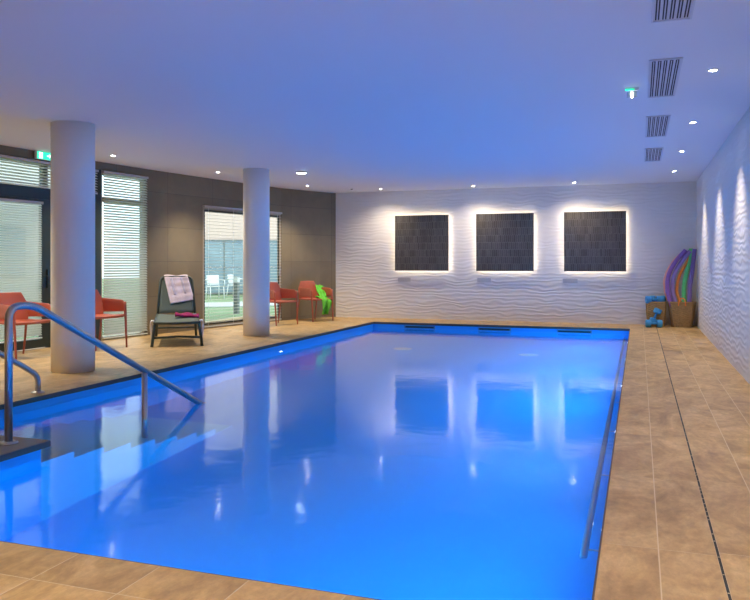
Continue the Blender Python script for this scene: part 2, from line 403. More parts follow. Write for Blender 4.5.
# skimmers
first = None
for i, (x, lb) in enumerate(((-4.28, 'dark slotted skimmer in the far pool side, under the left glowing panel'), (-2.73, 'dark slotted skimmer in the far pool side, under the middle glowing panel'), (-1.18, 'dark slotted skimmer in the far pool side, under the right glowing panel'))):
    if first is None:
        first = thing('pool_skimmer', lb, 'skimmer', (x, PY1, 0), group='skimmers in the far pool side')
        obj('frame', bxs((-.33, .33, -.02, -.001, -.070, -.056), (-.33, .33, -.02, -.001, -.114, -.102), (-.33, -.305, -.02, -.001, -.102, -.070), (.305, .33, -.02, -.001, -.102, -.070)), simple('blue_grey_plastic', (.10, .28, .40), .4), first)
        obj('opening', bxs((-.305, .305, -.010, -.001, -.102, -.070)), M['black'], first)
    else: dup(first, (x, PY1, 0), label=lb)
# underwater lamps: left one real, right and near ones added unseen for even light
LEDC = (.0, .39, 1.0)
first = None
for x, y, rz, lb in ((PX0, 10.7, 0, 'small round underwater pool light in the left pool side, nearest the second pillar'),
                     (PX1, 4.2, PI, 'added unseen underwater light in the right pool side, nearest'), (PX1, 6.6, PI, 'added unseen underwater light in the right pool side, second from the near end'), (PX1, 9.0, PI, 'added unseen underwater light in the right pool side, middle one'), (PX1, 11.4, PI, 'added unseen underwater light in the right pool side, fourth from the near end'), (PX1, 13.8, PI, 'added unseen underwater light in the right pool side, farthest'),
                     (-1.2, PY0, PI / 2, 'added unseen underwater light in the near pool side, right'), (-2.3, PY0, PI / 2, 'added unseen underwater light in the near pool side, middle'), (-3.3, PY0, PI / 2, 'added unseen underwater light in the near pool side, left')):
    if first is None:
        first = thing('pool_light', lb, 'pool light', (x, y, -.27), rz, group='underwater pool lights')
        bm = lathe([(.065, 0), (.065, .012), (.05, .02)]); bmesh.ops.rotate(bm, verts=bm.verts, matrix=Matrix.Rotation(PI / 2, 3, 'Y'))
        obj('housing', bm, M['white_plastic'], first, True)
        bm = lathe([(.048, .018), (.044, .024), (.01, .028)]); bmesh.ops.rotate(bm, verts=bm.verts, matrix=Matrix.Rotation(PI / 2, 3, 'Y'))
        obj('lens', bm, M['pool_lens'], first, True)
    else:
        first2 = dup(first, (x, y, -.27), rz, lb)
        lamp('lamp', 'AREA', first2, (.05, 0, -.13), (0, -PI / 2 + .04, 0), (36 if y < 8 else 82) if x == PX1 else 12, LEDC, shape='DISK', size=.22)
# floor inlets
fi = tag(obj('floor_inlet', lathe([(.17, 0), (.17, .012), (.15, .016)]), M['white_plastic'], loc=(-4.0, 13.0, FLOORZ)), 'round inlet cover on the far pool floor, left one', 'inlet', 'inlets on the pool floor')
dup(fi, (-1.75, 12.9, FLOORZ), label='round inlet cover on the far pool floor, right one')

# ------------------------------------------------------------------ pillars
for (x, y, r, lb) in ((-6.185, 7.135, .240, 'round white pillar in the foreground, beside the exit sign'), (-6.225, 11.66, .226, 'round white pillar in front of the open-blind window')):
    o = obj('pillar', lathe([(r, 0), (r, .6), (r, 1.4), (r, 2.2), (r, CEIL)], 64), M['plaster'], None, True, (x, y, 0)); tag(o, lb, 'pillar', kind='structure')
    o.data.polygons.foreach_set('use_smooth', [True] * len(o.data.polygons))

# ------------------------------------------------------------------ windows and door on the left wall
def seg_frame(p0, p1):                            # transform: local x along the wall, local y outwards
    d = Vector((p1[0] - p0[0], p1[1] - p0[1], 0)); return Vector((p0[0], p0[1], 0)), math.atan2(d.y, d.x), d.length
LW = lambda y: next(a[1] + (b[1] - a[1]) * (y - a[0]) / (b[0] - a[0]) for a, b in zip(WP, WP[1:]) if a[0] <= y <= b[0])
# unit 1: curtain wall with transoms, y 6.3 - 9.9
o0, rz, L1 = seg_frame((LW(6.3), 6.3), (LW(9.9), 9.9))
yl = lambda y: (y - 6.3) / math.cos(rz - PI / 2)
w1 = thing('window_1', 'dark-framed glazing with transom panes left of the foreground pillar', 'window', o0, rz, kind='structure')
Y0, Y1 = .05, .12
dj = yl(8.72), yl(8.94)
obj('frame', bxs((0, L1, Y0, Y1, 2.66, 2.73), (0, L1, Y0, Y1, 2.17, 2.34), (0, .09, Y0, Y1, 0, 2.66), (yl(8.84), yl(8.93), Y0, Y1, 2.34, 2.66), (yl(8.95), L1 - .10, Y0, Y1, 0, .10), (yl(7.5), yl(7.58), Y0, Y1, 0, 2.17), (yl(7.5), yl(7.58), Y0, Y1, 2.34, 2.66)), M['dark_frame'], w1)
obj('corner_post', bxs((L1 - .14, L1 + .075, .0, .13, 0, 2.34), (L1 - .05, L1 + .075, .0, .13, 2.34, 2.73)), M['dark_frame'], w1)
obj('pane', bxs((.09, yl(8.84), .08, .088, 2.34, 2.66)), M['pane'], w1)
obj('pane', bxs((yl(8.93), L1 - .05, .08, .088, 2.34, 2.66)), M['pane'], w1)
obj('pane', bxs((yl(9.02), L1 - .14, .08, .088, .10, 2.17)), M['pane'], w1)
obj('pane', bxs((.09, yl(7.5), .08, .088, 0.02, 2.17)), M['pane'], w1)
dd = thing('door_1', 'dark-framed glass door with lever handle left of the foreground pillar', 'door', o0, rz, kind='structure')
a, b = yl(7.6), yl(8.92)
obj('frame', bxs((a, b + .07, .03, .10, 2.13, 2.165), (a, a + .1, .03, .10, .02, 2.13), (b - .11, b + .07, .03, .10, .02, 2.13), (a + .1, b - .11, .03, .10, .02, .14)), M['dark_frame'], dd)
obj('pane', bxs((a + .1, b - .11, .06, .068, .14, 2.13)), M['pane'], dd)
hd = obj('handle', bxs((b - .035, b + .012, -.0, .03, .88, 1.15), (b - .14, b - .0, -.035, -.015, 1.04, 1.06), (b - .02, b, -.03, 0, 1.04, 1.06)), M['dark_frame'], dd); bevel(hd, .004)
# unit 2: y 9.98 - 10.98
o2, rz2, L2 = seg_frame((LW(9.98), 9.98), (LW(10.98), 10.98))
w2 = thing('window_2', 'tall glazing behind a closed blind, right of the foreground pillar', 'window', o2, rz2, kind='structure')
obj('frame', bxs((-.0, L2, Y0, Y1, 2.66, 2.73), (.06, L2 - .05, Y0, Y1, 2.23, 2.30), (-.0, .06, Y0 + .002, Y1 - .002, 0, 2.66), (L2 - .05, L2, Y0, Y1, 0, 2.66), (.06, L2 - .05, Y0, Y1, 0, .05)), M['beige_frame'], w2)
obj('pane', bxs((.06, L2 - .05, .08, .088, 2.30, 2.66)), M['pane'], w2); obj('pane', bxs((.06, L2 - .05, .08, .088, .05, 2.23)), M['pane'], w2)
# unit 3: y 12.4 - 14.74
o3, rz3, L3 = seg_frame((LW(12.4), 12.4), (LW(14.74), 14.74))
w3 = thing('window_3', 'large window looking onto the lawn behind the second pillar', 'window', o3, rz3, kind='structure')
obj('frame', bxs((0, L3, .012, .055, 2.25, 2.31), (0, .05, .012, .055, .0, 2.25), (L3 - .05, L3, .012, .055, 0, 2.25), (.05, L3 - .05, .012, .055, 0, .07)), M['beige_frame'], w3)
obj('sash', bxs((.05, L3 - .05, .022, .05, 2.21, 2.25), (.05, .08, .022, .05, .07, 2.21), (L3 - .08, L3 - .05, .022, .05, .07, 2.21), (.05, L3 - .05, .022, .05, .07, .11)), M['dark_frame'], w3)
obj('pane', bxs((.08, L3 - .08, .034, .040, .11, 2.21)), M['pane'], w3)
obj('window_handle', bxs((L3 - .075, L3 - .05, -.012, .012, .98, 1.1)), M['steel'], w3)
def blind(loc, rz, x0, x1, ztop, zbot, pitch, depth, tilt, label):
    t = thing('venetian_blind', label, 'blind', loc, rz, group='venetian blinds on the curved wall')
    o = obj('head_rail', bxs((x0 - .01, x1 + .01, -.03, .03, ztop - .035, ztop)), M['plaque'], t)
    bm = bmesh.new(); z = ztop - .05; cy_ = 0.0
    c, s = math.cos(tilt) * depth / 2, math.sin(tilt) * depth / 2
    while z > zbot + .04:
        for (ya, za, yb, zb) in ((cy_ - c, z - s, cy_, z + .003), (cy_, z + .003, cy_ + c, z + s)):
            v = [bm.verts.new(p) for p in ((x0, ya, za), (x1, ya, za), (x1, yb, zb), (x0, yb, zb))]; bm.faces.new(v)
            v = [bm.verts.new(p) for p in ((x0, ya, za - .0008), (x1, ya, za - .0008), (x1, yb, zb - .0008), (x0, yb, zb - .0008))]; bm.faces.new(v[::-1])
        z -= pitch
    obj('slats', bm, M['slat'], t)
    obj('bottom_rail', bxs((x0, x1, -.018, .018, zbot, zbot + .018)), M['slat'], t)
    n = max(2, int((x1 - x0) / .7) + 1)
    for k in range(n):
        x = x0 + .12 + (x1 - x0 - .24) * k / (n - 1)
        obj('cord', bxs((x - .0015, x + .0015, -.004, .0, zbot + .01, ztop - .03)), M['slat'], t)
    return t
def on(o, rz_, d): v = Vector((0, d, 0)); v.rotate(Matrix.Rotation(rz_, 3, 'Z')); return o + v
blind(on(o0, rz, -.0), rz, .02, L1 - .02, 2.715, 2.33, .042, .046, .7, 'white venetian blind over the transom panes left of the foreground pillar')
blind(on(o0, rz, .040), rz, a + .105, b - .115, 2.13, .15, .034, .038, .85, 'white venetian blind inside the frame of the glass door')
blind(on(o0, rz, .025), rz, yl(9.03), L1 - .15, 2.16, .11, .034, .038, .85, 'white venetian blind mostly hidden behind the foreground pillar')
blind(on(o2, rz2, -.02), rz2, .012, L2 - .02, 2.715, .03, .042, .047, .8, 'closed white venetian blind right of the foreground pillar')
blind(on(o3, rz3, -.022), rz3, .01, L3 - .04, 2.325, .03, .062, .030, .04, 'open see-through venetian blind behind the second pillar')
bm = bmesh.new()
for zz in (1.13, 1.63):
    for k in range(44):
        x = .14 + (L3 - .34) * k / 43
        box(bm, x, x + .022, .028, .033, zz + .012 * (k % 3), zz + .012 * (k % 3) + .018)
d = obj('safety_dots', bm, M['white_plastic'], w3); d['kind'] = 'stuff'

# exit sign
ex = thing('exit_sign', 'green lit running-man exit sign above the glass door', 'exit sign', (LW(8.75) + .03, 8.80, 2.79), rz - PI / 2)
bevel(obj('housing', bxs((-.0, .045, -.19, .19, -.06, .055)), M['white_plastic'], ex), .005)
obj('green_face', bxs((.045, .048, -.183, .183, -.054, .049)), M['green'], ex)
obj('door_symbol', bxs((.048, .0495, -.15, -.085, -.045, .040)), M['white_glow'], ex)
bm = bmesh.new()                                  # arrow
for poly in ([(-.005, -.006), (.035, -.006), (.035, -.03), (.07, 0), (.035, .03), (.035, .006), (-.005, .006)],):
    a = [bm.verts.new((.048, y, z)) for y, z in poly]; b = [bm.verts.new((.0495, y, z)) for y, z in poly]
    bm.faces.new(b); bm.faces.new(a[::-1])
    for i in range(len(poly)): j = (i + 1) % len(poly); bm.faces.new((a[i], a[j], b[j], b[i]))
obj('arrow', bm, M['white_glow'], ex)
bm = bmesh.new()                                  # running figure
tube(bm, [(.0497, -.117, .0), (.0497, -.110, -.018), (.0497, -.128, -.038)], .0035, 6); tube(bm, [(.0497, -.117, .0), (.0497, -.100, -.012), (.0497, -.097, -.034)], .0035, 6)
tube(bm, [(.0497, -.117, .0), (.0497, -.113, .020)], .0055, 6); tube(bm, [(.0497, -.128, .006), (.0497, -.113, .018), (.0497, -.100, .006)], .003, 6)
bmesh.ops.create_uvsphere(bm, u_segments=8, v_segments=6, radius=.006, matrix=Matrix.Translation((.0497, -.110, .030)))
obj('running_figure', bm, M['green'], ex)

# ------------------------------------------------------------------ ceiling fixtures
def downlight(loc, label, group, energy, angle, blend=.6, tilt=(0, 0, 0), col=(1, .85, .66), first=[None]):
    if first[0] is None:
        t = thing('downlight', label, 'ceiling light', loc, group=group)
        obj('trim_ring', lathe([(.030, -.001), (.045, -.001), (.047, -.004), (.034, -.008), (.030, -.004)], 24, False), M['white_plastic'], t, True)
        obj('lens', lathe([(.030, -.002), (.028, -.006), (.01, -.008)], 20), M['lens'], t, True)
        first[0] = t
    else:
        t = first[0].copy(); C.objects.link(t); t.location = loc; t['label'] = label; t['group'] = group
        for ch in first[0].children:
            if ch.type == 'MESH': c = ch.copy(); C.objects.link(c); c.parent = t
    lamp('lamp', 'SPOT', t, (0, 0, -.02), tilt, energy, col, spot_size=math.radians(angle), spot_blend=blend, shadow_soft_size=.03)
    return t
for y, lb in ((6.87, 'nearest downlight along the right wall'), (9.34, 'second downlight along the right wall'), (11.72, 'third downlight along the right wall, beside the smaller vents'), (14.24, 'farthest small downlight along the right wall'), (4.4, 'ceiling downlight over the near right deck, above the frame'), (1.95, 'ceiling downlight over the near right deck, behind the viewer'), (-.5, 'ceiling downlight at the near end of the right deck')):
    downlight((.58, y, CEIL), lb, 'downlights along the right wall', 145, 92, 1.)
for (x, y, lb) in ((-7.43, 9.42, 'small lit downlight right of the foreground pillar'), (-7.03, 11.74, 'small lit downlight left of the second pillar'), (-6.52, 14.43, 'small lit downlight above the far chairs'), (-7.5, 7.0, 'ceiling downlight over the leftmost chair, hidden by the pillar'), (-7.5, 4.6, 'ceiling downlight over the near left deck')):
    downlight((x, y, CEIL), lb, 'downlights over the left deck', 225, 110, 1.)
for (x, lb) in ((-5.30, 'small downlight above the left glowing panel'), (-3.26, 'small downlight above the middle glowing panel'), (-1.22, 'small downlight above the right glowing panel')):
    downlight((x, 15.6, CEIL), lb, 'downlights along the far wall', 75, 140, 1.)
for (x, lb) in ((-5.6, 'ceiling downlight over the near deck, left'), (-3.2, 'ceiling downlight over the near deck, middle'), (-1.3, 'ceiling downlight over the near deck, right')):
    downlight((x, 1.2, CEIL), lb, 'downlights over the near deck', 190, 110, 1.)

vf = None
for y0, y1, lb in ((3.95, 5.34, 'nearest slotted ceiling vent, cut by the top edge'), (6.37, 7.77, 'second slotted ceiling vent, beside the small emergency light'), (8.80, 10.22, 'third slotted ceiling vent from the front'), (11.35, 12.62, 'farthest smallest slotted ceiling vent')):
    if vf is None:
        vf = thing('ceiling_vent', lb, 'vent', (.20, (y0 + y1) / 2, CEIL), group='slotted vents in the ceiling')
        obj('backing', bxs((-.12, .12, -.705, .705, -.005, -.001)), M['vent_white'], vf)
        bm = bmesh.new()
        for k in range(5):
            x = -.088 + .044 * k
            box(bm, x - .013, x - .004, -.67, .67, -.0075, -.005); box(bm, x + .004, x + .013, -.67, .67, -.0075, -.005)
            box(bm, x - .004, x + .004, -.67, -.655, -.0075, -.005)
        obj('slots', bm, M['black'], vf)
        bm = bmesh.new()
        box(bm, -.125, -.112, -.71, .71, -.012, -.005); box(bm, .112, .125, -.71, .71, -.012, -.005); box(bm, -.112, .112, -.71, -.69, -.012, -.005); box(bm, -.112, .112, .69, .71, -.012, -.005)
        obj('frame', bm, M['vent_white'], vf)
    else: dup(vf, (.20, (y0 + y1) / 2, CEIL), label=lb)
em = thing('emergency_light', 'small glowing emergency light hanging beside the ceiling vents', 'emergency light', (-.06, 7.34, CEIL))
bevel(obj('housing', bxs((-.06, .06, -.03, .03, -.03, 0)), M['white_plastic'], em), .004)
obj('green_strip', bxs((-.06, .02, -.033, -.030, -.03, -.012)), M['green'], em)
bevel(obj('diffuser', bxs((-.045, .045, -.008, .008, -.085, -.03)), simple('clear_acrylic', (.55, .62, .70), .2), em), .003)
obj('lens', lathe([(.006, -.09), (.013, -.08), (.014, -.05), (.008, -.035)], 12), M['emer'], em, True)
e2 = thing('emergency_light', 'oval glowing emergency light in the ceiling right of the second pillar', 'emergency light', (-5.60, 12.15, CEIL), .5)
bevel(obj('housing', bxs((-.10, .10, -.045, .045, -.028, 0)), M['plaque'], e2), .01)
bm = lathe([(.02, -.045), (.06, -.040), (.075, -.028)], 20); bmesh.ops.scale(bm, vec=(1.2, .55, 1), verts=bm.verts)
obj('lens', bm, M['emer'], e2, True)
tag(obj('ceiling_sensor', lathe([(.012, -.02), (.025, -.015), (.03, 0)], 12), M['dark_frame'], None, True, (-5.9, 15.4, CEIL)), 'tiny dark sensor dot in the far left ceiling', 'sensor')

# ------------------------------------------------------------------ glowing panels
pfst = None
for x0, x1, nm in ((-5.12, -3.93, 'left'), (-3.31, -2.08, 'middle'), (-1.46, -.25, 'right')):
    lb = {'left': 'square dark stick-mosaic panel with glowing rim, leftmost of three on the wave wall', 'middle': 'square dark stick-mosaic panel with glowing rim, middle of three on the wave wall', 'right': 'square dark stick-mosaic panel with glowing rim, nearest the noodle basket'}[nm]
    if pfst is None:
        pfst = thing('wall_panel', lb, 'wall panel', ((x0 + x1) / 2, YF - .1, 1.68), group='glowing mosaic panels on the far wall')
        obj('tile_face', bxs((-.602, .602, -.012, 0, -.603, .603)), M['mosaic'], pfst)
        obj('tray', bxs((-.61, .61, -.008, .022, -.611, -.604), (-.61, .61, -.008, .022, .604, .611), (-.61, -.603, -.008, .022, -.604, .604), (.603, .61, -.008, .022, -.604, .604), (-.603, .603, .0, .02, -.604, .604)), M['panel_edge'], pfst)
        obj('spacer', bxs((-.45, .45, .022, .098, -.45, .45)), M['white_plastic'], pfst)
        obj('led_strip', bxs((-.595, .595, .024, .036, -.597, -.585), (-.595, .595, .024, .036, .585, .597), (-.597, -.585, .024, .036, -.585, .585), (.585, .597, .024, .036, -.585, .585)), M['led'], pfst)
    else: dup(pfst, ((x0 + x1) / 2, YF - .1, 1.68), label=lb)
pq = None
for x, nm in ((-4.95, 'left'), (-3.15, 'middle'), (-1.35, 'right')):
    lb = 'small pale plaque on the wall below the %s glowing panel' % nm
    if pq is None: pq = tag(obj('plaque', bxs((-.15, .15, -.006, 0, -.045, .045)), M['plaque'], loc=(x, YF, .87)), lb, 'plaque', 'plaques under the panels')
    else: dup(pq, (x, YF, .87), label=lb)

# ------------------------------------------------------------------ red armchairs (local front = -Y)
def armchair(label, loc, rz):
    t = thing('armchair', label, 'chair', loc, rz, group='coral red armchairs along the curved wall')
    def hw(v): return .235 + .035 * min(v / .45, 1) if v < .55 else .27 - .085 * ((v - .55) / .45)
    def back(u, v):
        uu = u * 2 - 1; w_ = hw(v)
        return (uu * w_, .215 + .075 * v - .045 * uu * uu, .44 + .355 * v)
    bevel(obj('backrest', sheet(back, 12, 10, .012), M['red'], t, True), .003)
    bevel(obj('seat', sheet(lambda u, v: ((u * 2 - 1) * (.245 - .02 * v), -.235 + .455 * v, .452 - .020 * math.sin(PI * min(1, v * 1.05)) * (1 - (u * 2 - 1) ** 4) - (.018 if v < .03 else 0)), 10, 12, .022), M['red'], t, True), .004)
    for s in (-1, 1):
        def arm(u, v, s=s):
            top = .655 + .02 * u - (.03 * ((.12 - u) / .12) ** 2 if u < .12 else 0); bot = .498 - .02 * u
            return (s * (.285 - .03 * u - .012 * v * 0), -.215 + .43 * u, bot + (top - bot) * v)
        bevel(obj('armrest', sheet(arm, 12, 4, .014), M['red'], t, True), .003)
        pts = [(s * .275, -.265, 0), (s * .278, -.245, .3), (s * .283, -.232, .46), (s * .285, -.215, .63)]
        obj('leg', tb(smoothpath(pts, 4), [.013 + .009 * k / 12 for k in range(13)], 10), M['red'], t, True)
        pts = [(s * .255, .285, 0), (s * .25, .24, .25), (s * .24, .205, .46), (s * .255, .205, .60)]
        obj('leg', tb(smoothpath(pts, 4), [.012 + .008 * k / 12 for k in range(13)], 10), M['red'], t, True)
        obj('side_rail', tb([(s * .275, -.232, .445), (s * .262, 0, .435), (s * .245, .205, .44)], .014, 8), M['red'], t, True)
    obj('front_rail', tb([(-.275, -.235, .44), (0, -.245, .435), (.275, -.235, .44)], .013, 8), M['red'], t, True)
    return t
def face(dx, dy): return math.atan2(dx, -dy)      # local -Y turned to (dx, dy)
ch = armchair('coral red armchair at the left edge, behind the steel handrail', (-7.72, 7.93, 0), face(.99, -.14)); ch.scale = (1.03, 1.03, 1.065)
dup(ch, (-7.46, 9.13, 0), face(.985, -.17), 'coral red armchair just right of the foreground pillar')
dup(ch, (-6.885, 13.815, 0), face(.925, -.38), 'coral red armchair partly hidden by the second pillar')
dup(ch, (-6.59, 14.975, 0), face(.905, -.425), 'coral red armchair in the far corner holding a green towel')

# ------------------------------------------------------------------ sun lounger (local foot end = -Y)
LO = Vector((-6.505, 9.705, 0)); lrz = math.atan2(.60, .80) - 0.045
t = thing('sun_lounger', 'grey-green sling lounger with raised back between the two pillars', 'sun lounger', LO, lrz)
rail = [(.325, .0, .35), (.32, .5, .355), (.30, 1.25, .40)]
for s in (-1, 1):
    obj('side_rail', tb([(s * x, y, z) for x, y, z in rail], .02, 10), M['lounger_frame'], t, True)
    obj('leg', tb(smoothpath([(s * .362, -.03, 0), (s * .338, -.0, .2), (s * .315, .05, .355)], 4), .022, 10), M['lounger_frame'], t, True)
    obj('leg', tb(smoothpath([(s * .33, 1.68, 0), (s * .315, 1.5, .2), (s * .30, 1.25, .40)], 4), .022, 10), M['lounger_frame'], t, True)
    obj('armrest', tb(smoothpath([(s * .325, .22, .31), (s * .362, .20, .37), (s * .378, .24, .26), (s * .36, .30, .07)], 5), .026, 10, .8), M['pale_resin'], t, True)
obj('crossbar', tb([(-.355, -.0, .13), (0, -.01, .145), (.355, -.0, .13)], .017, 10), M['lounger_frame'], t, True)
obj('crossbar', tb([(-.325, 1.58, .15), (.325, 1.58, .15)], .015, 10), M['lounger_frame'], t, True)
obj('front_bar', tb([(-.33, -.0, .35), (0, -.012, .345), (.33, -.0, .35)], .02, 10), M['lounger_frame'], t, True)
obj('seat_sling', sheet(lambda u, v: ((u * 2 - 1) * (.315 - .02 * v), .01 + 1.24 * v, .365 + .045 * v - .02 * math.sin(PI * u)), 8, 12, .006), M['sling'], t, True)
obj('back_frame', tb(rounded([(-.30, 1.22, .40), (-.255, 1.50, 1.01), (.255, 1.50, 1.01), (.30, 1.22, .40)], .10, 8), .019, 10), M['lounger_frame'], t, True)
obj('back_sling', sheet(lambda u, v: ((u * 2 - 1) * (.29 - .03 * v - (.03 * max(0, v - .88) / .12)), 1.235 + .272 * v + .02 * math.sin(PI * u), .42 + .58 * v), 10, 10, .006), M['sling'], t, True)
bm_pts = lambda s: None
# towels on the lounger
def back_pt(u, d, lift):                          # u across, d distance from the top edge down the front
    z = 1.035 - d * .91; y = 1.515 - d * .40
    return Vector((u, y - lift, z))
def tw(u, v):
    U = -.205 + .385 * u; d = v * (.51 - .07 * u)
    x = U + .11 * v
    p = back_pt(x, d, .028 + .006 * math.sin(u * 14 + v * 3) + .003 * math.sin(v * 25))
    if v < .08: p.z = 1.038 + .008 * math.sin(u * 9); p.y = 1.515 + (.08 - v) * .6 - .02
    return p
ob = sheet(tw, 24, 24, .012); R = Matrix.Translation(LO) @ Matrix.Rotation(lrz, 4, 'Z')
tw1 = obj('towel', ob, M['towel_w'], None, True, LO); tw1.rotation_euler = (0, 0, lrz); tag(tw1, 'pale lilac-white towel draped over the lounger back', 'towel')
for f0, f1 in ((.22, .33), (.66, .74)):
    o = obj('stripe', sheet(lambda u, v: tw(f0 + (f1 - f0) * u, .1 + .62 * v) + Vector((0, -.014, .003)), 4, 16, .002), M['towel_w2'], tw1, True)
def heap(u, v):
    x = -.02 + .36 * u; y = .60 + .22 * v + .04 * math.sin(u * 5)
    return Vector((x, y, .425 + .03 * math.sin(PI * v) + .016 * math.sin(u * 11 + v * 4) * math.sin(PI * v) - .02 * u))
bm = sheet(heap, 20, 12, .03)
o = obj('towel', bm, M['towel_m'], None, True, LO); o.rotation_euler = (0, 0, lrz); tag(o, 'crumpled magenta towel lying on the lounger seat', 'towel')
# green towel over the far chair's arm
def gt(u, v):                                     # rests on the seat and leans up against the back and arm
    x = .02 + .19 * u + .10 * (1 - v) + .008 * math.sin(v * 12)
    y = .12 - .29 * v + .012 * math.sin(u * 16 + v * 4)
    z = .71 - .225 * v ** 1.3 - .05 * math.sin(PI * v) + .012 * math.sin(u * 12 + v * 5)
    return Vector((x, y, z))
g = thing('towel', 'bright green towel hanging off the seat of the far corner armchair', 'towel', (-6.59, 14.975, 0), face(.905, -.425)); g.scale = (1.03, 1.03, 1.065)
obj('upper_fold', sheet(gt, 20, 24, .010), M['towel_g'], g, True)
obj('hanging_end', sheet(lambda u, v: Vector((-.05 + .20 * u + .02 * math.sin(v * 5), -.305 + .035 * math.sin(u * 9 + v * 5) + (.22 * max(0, 1 - v * 3.2)), .50 - .40 * max(0, v - .12) + .012 * math.sin(u * 12) - .02 * abs(u - .5))), 16, 18, .02), M['towel_g'], g, True)

# ------------------------------------------------------------------ baskets, noodles, foam dumbbells
def basket(rt, rb, h, square=0.):
    bm = bmesh.new(); seg, rows = 56, 26; rings = []
    def rad(a, r): 
        c = max(abs(math.cos(a)), abs(math.sin(a))); return r * (1 - square + square / c * .92)
    for j in range(rows + 1):
        f = j / rows; r = rb + (rt - rb) * f ** .8
        rings.append([bm.verts.new((rad(2 * PI * k / seg, r + .004 * (1 if (k // 2 + j) % 2 else -1)) * math.cos(2 * PI * k / seg), rad(2 * PI * k / seg, r + .004 * (1 if (k // 2 + j) % 2 else -1)) * math.sin(2 * PI * k / seg), h * f)) for k in range(seg)])
    for j in range(rows, -1, -1):
        f = j / rows; r = rb + (rt - rb) * f ** .8 - .02
        rings.append([bm.verts.new((rad(2 * PI * k / seg, r) * math.cos(2 * PI * k / seg), rad(2 * PI * k / seg, r) * math.sin(2 * PI * k / seg), max(.015, h * f))) for k in range(seg)])
    for a, b in zip(rings, rings[1:]):
        for k in range(seg): bm.faces.new((a[k], a[(k + 1) % seg], b[(k + 1) % seg], b[k]))
    bm.faces.new(rings[0][::-1]); bm.faces.new(rings[-1])
    rim = bmesh.new(); pts = [(rad(2 * PI * k / 40, rt - .008) * math.cos(2 * PI * k / 40), rad(2 * PI * k / 40, rt - .008) * math.sin(2 * PI * k / 40), h) for k in range(41)]
    tube(rim, pts, .016, 8)
    return bm, rim
def make_basket(loc, rt, rb, h, sq, label):
    t = thing('wicker_basket', label, 'basket', loc)
    a, b = basket(rt, rb, h, sq)
    obj('body', a, M['wicker'], t, False); obj('rim', b, M['wicker'], t, True)
    return t
bb = make_basket((.785, 15.90, 0), .262, .185, .48, .12, 'large tapered wicker basket holding the foam noodles')
obj('handle', tb(smoothpath([(-.07, -.268, .42), (-.06, -.285, .50), (-.02, -.29, .565), (.03, -.29, .55), (.05, -.285, .49), (.055, -.268, .42)], 5), .010, 8), M['orange'], bb, True)
sb = make_basket((.315, 15.93, 0), .200, .165, .47, .55, 'smaller wicker basket topped with blue foam dumbbells')
NX = lambda px: .52 + (px - 667) * .0178
NZ = lambda py: .50 - (py - 301) * .0194
def noodle(mn, label, pts, dy, r=.041):
    P = [(min(NX(a), 1.025), 15.86 + dy + (.12 * k / (len(pts) - 1)), NZ(b)) for k, (a, b) in enumerate(pts)]
    base = Vector((P[0][0] * .35 + .785 * .65, P[0][1] * .6 + 15.9 * .4, .05))
    path = smoothpath([base] + P, 7)
    o = obj('pool_noodle', tb(path, r, 14), M[mn], None, True); tag(o, label, 'pool noodle', 'foam noodles in the large basket')
noodle('salmon', 'thin salmon pink foam noodle at the left edge of the bundle', [(669.5, 304), (665.2, 290), (665.5, 277), (672, 264), (681, 254)], .08, .03)
noodle('purple', 'dark purple foam noodle bulging farthest left in the basket', [(671, 304), (667.3, 290), (668.5, 275), (676, 261), (686, 250)], -.08)
noodle('lavender', 'lighter lavender foam noodle between the purple and orange ones', [(675.5, 304), (672.2, 289), (675, 273), (683, 260), (690.5, 251)], -.03)
noodle('orange', 'orange foam noodle in the middle of the bundle', [(680, 304), (677, 290), (680, 275), (688, 261), (692, 252)], .02, .028)
noodle('mint', 'green foam noodle between the orange and right purple ones', [(684.5, 304), (684, 290), (686.5, 274), (691, 260), (691.5, 248.5)], .0)
noodle('violet', 'straightest purple foam noodle at the right, against the wall', [(689, 304), (690, 288), (692.5, 270), (695, 249)], -.06)

def dumbbell(label):
    t = thing('foam_dumbbell', label, 'dumbbell', group='blue foam dumbbells by the small basket')
    for s in (-1, 1):
        bm = bmesh.new(); pts = [(.078 * math.cos(k * PI / 4 + PI / 8), .078 * math.sin(k * PI / 4 + PI / 8)) for k in range(8)]
        a = [bm.verts.new((s * .055, y, z)) for y, z in pts]; b = [bm.verts.new((s * .15, y, z)) for y, z in pts]
        bm.faces.new(a); bm.faces.new(b[::-1])
        for i in range(8): j = (i + 1) % 8; bm.faces.new((a[i], a[j], b[j], b[i]))
        bevel(obj('weight', bm, M['foam_blue'], t), .012)
    obj('grip', tb([(-.06, 0, 0), (.06, 0, 0)], .022, 12), M['foam_blue'], t, True)
    return t
d = dumbbell('blue foam dumbbell lying flat on the deck before the small basket'); d.location = (.27, 15.50, .078); d.rotation_euler = (0, 0, .12)
e = dup(d, (.30, 15.645, .215), label='blue foam dumbbell tipped upright against the small basket'); e.rotation_euler = (.25, -1.15, .3)
e = dup(d, (.27, 15.82, .52), label='blue foam dumbbell on top of the small basket, left one'); e.rotation_euler = (.1, .0, .25)
e = dup(d, (.35, 16.02, .52), label='blue foam dumbbell on top of the small basket, right and behind'); e.rotation_euler = (.1, 0, -.25)

# fixture at the foot of the right wall
fx = thing('foot_shower', 'small chrome-capped grey fixture at the foot of the right wall', 'fixture', (1.0, 6.62, 0))
obj('body', lathe([(.05, 0), (.05, .11)], 20), simple('blue_grey_metal', (.18, .22, .30), .4), fx, True)
obj('cap', lathe([(.058, .11), (.06, .13), (.045, .16), (.02, .172)], 20), M['chrome'], fx, True)

